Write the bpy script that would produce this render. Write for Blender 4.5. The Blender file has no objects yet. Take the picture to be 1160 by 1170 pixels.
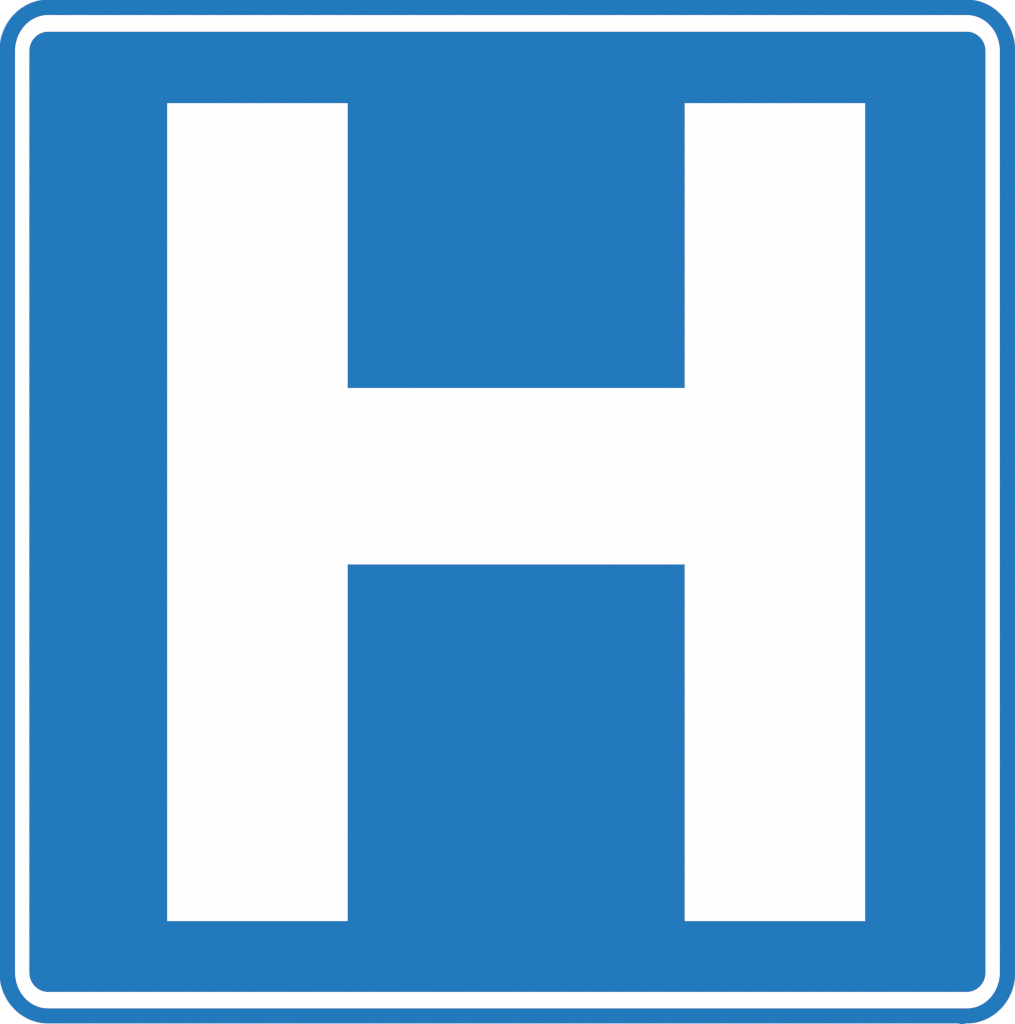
import bpy, bmesh, math

scene = bpy.context.scene
C = scene.collection

# ------------------------------------------------------------------ scale
# The sign is 0.60 m wide; measurements below are in 1160 x 1170 units of its face.
W = 0.60
H = W * 1024 / 1015
def X(u): return (u / 1160 - 0.5) * W
def Z(v): return (0.5 - v / 1170) * H + 1.5          # sign centre 1.5 m up the wall

PLATE_T = 0.0015          # sheet metal
FILM_T = 0.00025          # applied white film
WALL_Y = 0.0              # wall face; the sign is on its -Y side
PLATE_BACK = WALL_Y - 0.0002
PLATE_FRONT = PLATE_BACK - PLATE_T

# ------------------------------------------------------------------ materials
def material(name, colour, rough, spec, vary=0.0, vary_scale=40.0, bump=0.0, bump_scale=200.0):
    m = bpy.data.materials.new(name)
    m.use_nodes = True
    nt = m.node_tree
    b = nt.nodes['Principled BSDF']
    b.inputs['Roughness'].default_value = rough
    b.inputs['Specular IOR Level'].default_value = spec
    tc = nt.nodes.new('ShaderNodeTexCoord')
    n = nt.nodes.new('ShaderNodeTexNoise')
    n.inputs['Scale'].default_value = vary_scale
    n.inputs['Detail'].default_value = 4
    nt.links.new(tc.outputs['Object'], n.inputs['Vector'])
    r = nt.nodes.new('ShaderNodeMapRange')
    r.inputs['To Min'].default_value = 1 - vary
    r.inputs['To Max'].default_value = 1 + vary
    nt.links.new(n.outputs['Fac'], r.inputs['Value'])
    v = nt.nodes.new('ShaderNodeVectorMath')
    v.operation = 'SCALE'
    v.inputs[0].default_value = colour
    nt.links.new(r.outputs['Result'], v.inputs['Scale'])
    nt.links.new(v.outputs['Vector'], b.inputs['Base Color'])
    if bump:
        n2 = nt.nodes.new('ShaderNodeTexNoise')
        n2.inputs['Scale'].default_value = bump_scale
        n2.inputs['Detail'].default_value = 5
        nt.links.new(tc.outputs['Object'], n2.inputs['Vector'])
        bp = nt.nodes.new('ShaderNodeBump')
        bp.inputs['Strength'].default_value = bump
        bp.inputs['Distance'].default_value = 0.001
        nt.links.new(n2.outputs['Fac'], bp.inputs['Height'])
        nt.links.new(bp.outputs['Normal'], b.inputs['Normal'])
    return m

BLUE = (0.0105, 0.1553, 0.4110)
WHITE = (0.815, 0.815, 0.815)
blue_paint = material('blue_paint', BLUE, 0.7, 0.04, vary=0.0005)
white_film = material('white_film', WHITE, 0.7, 0.04, vary=0.0005)
wall_paint = material('wall_paint', (0.87, 0.87, 0.87), 0.85, 0.05, vary=0.005, bump=0.06)

# ------------------------------------------------------------------ outlines
N_ARC = 24
def rounded(l, t, r, b, cx0, cy0, cx1, cy1):
    """Rounded rectangle outline (counter-clockwise seen from the front); corner arcs centred at (cx, cy)."""
    pts = []
    def arc(cx, cy, rx, ry, a0):
        for i in range(N_ARC + 1):
            a = math.radians(a0 + 90 * i / N_ARC)
            pts.append((X(cx + rx * math.cos(a)), Z(cy - ry * math.sin(a))))
    arc(cx1, cy0, r - cx1, cy0 - t, 0)
    arc(cx0, cy0, cx0 - l, cy0 - t, 90)
    arc(cx0, cy1, cx0 - l, b - cy1, 180)
    arc(cx1, cy1, r - cx1, b - cy1, 270)
    return pts

CX0, CX1, CY0, CY1 = 55.0, 1105.0, 58.5, 1111.0
outer = rounded(-0.8, -0.7, 1160.4, 1169.6, CX0, CY0, CX1, CY1)
k = 3 * (N_ARC + 1)                                   # tracing artefact shaped as a tiny bump on the bottom rim near the right corner
outer[k:k] = [(X(u), Z(v)) for u, v in ((1096.2, 1169.6), (1097.2, 1170.6), (1101.0, 1170.6), (1103.5, 1169.61))]
line_out = rounded(17.4, 17.4, 1142.45, 1151.95, CX0, CY0, CX1, CY1)
line_in = rounded(33.5, 36.2, 1126.3, 1133.35, CX0, CY0, CX1, CY1)
letter_pts = [(X(u), Z(v)) for u, v in (
    (191.25, 118.05), (191.25, 1052.25), (397.25, 1052.25), (397.25, 644.8),
    (782.55, 644.8), (782.55, 1052.25), (988.6, 1052.25), (988.6, 118.05),
    (782.55, 118.05), (782.55, 443.4), (397.25, 443.4), (397.25, 118.05))]

# ------------------------------------------------------------------ mesh helpers
def link(name, bm, mat, parent=None):
    bmesh.ops.recalc_face_normals(bm, faces=bm.faces[:])
    me = bpy.data.meshes.new(name)
    bm.to_mesh(me)
    bm.free()
    me.materials.append(mat)
    o = bpy.data.objects.new(name, me)
    C.objects.link(o)
    if parent:
        o.parent = parent
        o.matrix_parent_inverse = parent.matrix_world.inverted()
    return o

def slab(pts, y_front, y_back, edge=0.0):
    """Solid sheet with the given outline; edge = small chamfer on the front rim."""
    bm = bmesh.new()
    cx = sum(p[0] for p in pts) / len(pts)
    cz = sum(p[1] for p in pts) / len(pts)
    back = [bm.verts.new((x, y_back, z)) for x, z in pts]
    rings = [back]
    if edge:
        rings.append([bm.verts.new((x, y_front + edge, z)) for x, z in pts])
        inset = lambda p, c: p - math.copysign(min(edge, abs(p - c)), p - c)
        rings.append([bm.verts.new((inset(x, cx), y_front, inset(z, cz))) for x, z in pts])
    else:
        rings.append([bm.verts.new((x, y_front, z)) for x, z in pts])
    n = len(pts)
    for a, b in zip(rings, rings[1:]):
        for i in range(n):
            bm.faces.new((a[i], a[(i + 1) % n], b[(i + 1) % n], b[i]))
    bm.faces.new(back)
    bm.faces.new(rings[-1])
    return bm

def band(po, pi, y_front, y_back):
    """Closed frame between two outlines."""
    bm = bmesh.new()
    n = len(po)
    of = [bm.verts.new((x, y_front, z)) for x, z in po]
    ob = [bm.verts.new((x, y_back, z)) for x, z in po]
    jf = [bm.verts.new((x, y_front, z)) for x, z in pi]
    jb = [bm.verts.new((x, y_back, z)) for x, z in pi]
    for i in range(n):
        j = (i + 1) % n
        bm.faces.new((of[i], of[j], jf[j], jf[i]))
        bm.faces.new((ob[i], ob[j], jb[j], jb[i]))
        bm.faces.new((of[i], of[j], ob[j], ob[i]))
        bm.faces.new((jf[i], jf[j], jb[j], jb[i]))
    return bm

# ------------------------------------------------------------------ the sign
sign = bpy.data.objects.new('hospital_sign', None)
C.objects.link(sign)
sign.location = (0, PLATE_BACK, 1.5 - H / 2)
sign['label'] = 'square blue hospital sign with rounded corners, thin white border line and large white letter H'
sign['category'] = 'sign'
bpy.context.view_layer.update()

link('plate', slab(outer, PLATE_FRONT, PLATE_BACK, 0.0002), blue_paint, sign)
FILM_BACK = PLATE_FRONT + 0.0001          # film back lies a hair inside the paint, its face stands proud
link('border', band(line_out, line_in, PLATE_FRONT - FILM_T, FILM_BACK), white_film, sign)
link('letter', slab(letter_pts, PLATE_FRONT - FILM_T, FILM_BACK), white_film, sign)

# ------------------------------------------------------------------ the white wall behind
bm = bmesh.new()
vs = [bm.verts.new((x, y, z)) for x in (-4, 4) for y in (WALL_Y, WALL_Y + 0.15) for z in (-2.5, 5.5)]
for f in ((0, 1, 5, 4), (2, 3, 7, 6), (0, 1, 3, 2), (4, 5, 7, 6), (0, 2, 6, 4), (1, 3, 7, 5)):
    bm.faces.new([vs[i] for i in f])
wall = link('wall', bm, wall_paint)
wall['kind'] = 'structure'
wall['label'] = 'plain white wall behind the blue sign'
wall['category'] = 'wall'

# ------------------------------------------------------------------ camera
LENS = 85.0
D = LENS / 36.0 * W
cam = bpy.data.cameras.new('camera')
cam.lens = LENS
cam.sensor_width = 36.0
cam.sensor_fit = 'HORIZONTAL'
cam.clip_end = 100
co = bpy.data.objects.new('camera', cam)
C.objects.link(co)
co.location = (0, PLATE_FRONT - D, 1.5)
co.rotation_euler = (math.radians(90), 0, 0)
scene.camera = co

# ------------------------------------------------------------------ light: two copy-stand lamps and even room light
def lamp(x):
    l = bpy.data.lights.new('softbox_lamp', 'AREA')
    l.shape = 'DISK'
    l.size = 1.6
    l.energy = 189.5
    o = bpy.data.objects.new('softbox_lamp', l)
    C.objects.link(o)
    o.location = (x, -6.5, 1.5)
    o.rotation_euler = (math.radians(90), 0, -math.atan2(-x, 6.5))
    return o
for x in (-2.6, 2.6):
    lamp(x)

world = bpy.data.worlds.new('World')
scene.world = world
world.use_nodes = True
bg = world.node_tree.nodes['Background']
bg.inputs['Color'].default_value = (1, 1, 1, 1)
bg.inputs['Strength'].default_value = 0.5

vs_ = scene.view_settings
scene.display_settings.display_device = 'sRGB'
vs_.view_transform = 'Standard'
vs_.look = 'None'
vs_.exposure = 0.0
vs_.gamma = 1.0
vs_.use_curve_mapping = False
scene.cycles.use_denoising = True
scene.cycles.filter_width = 1.2
scene.render.dither_intensity = 0.0
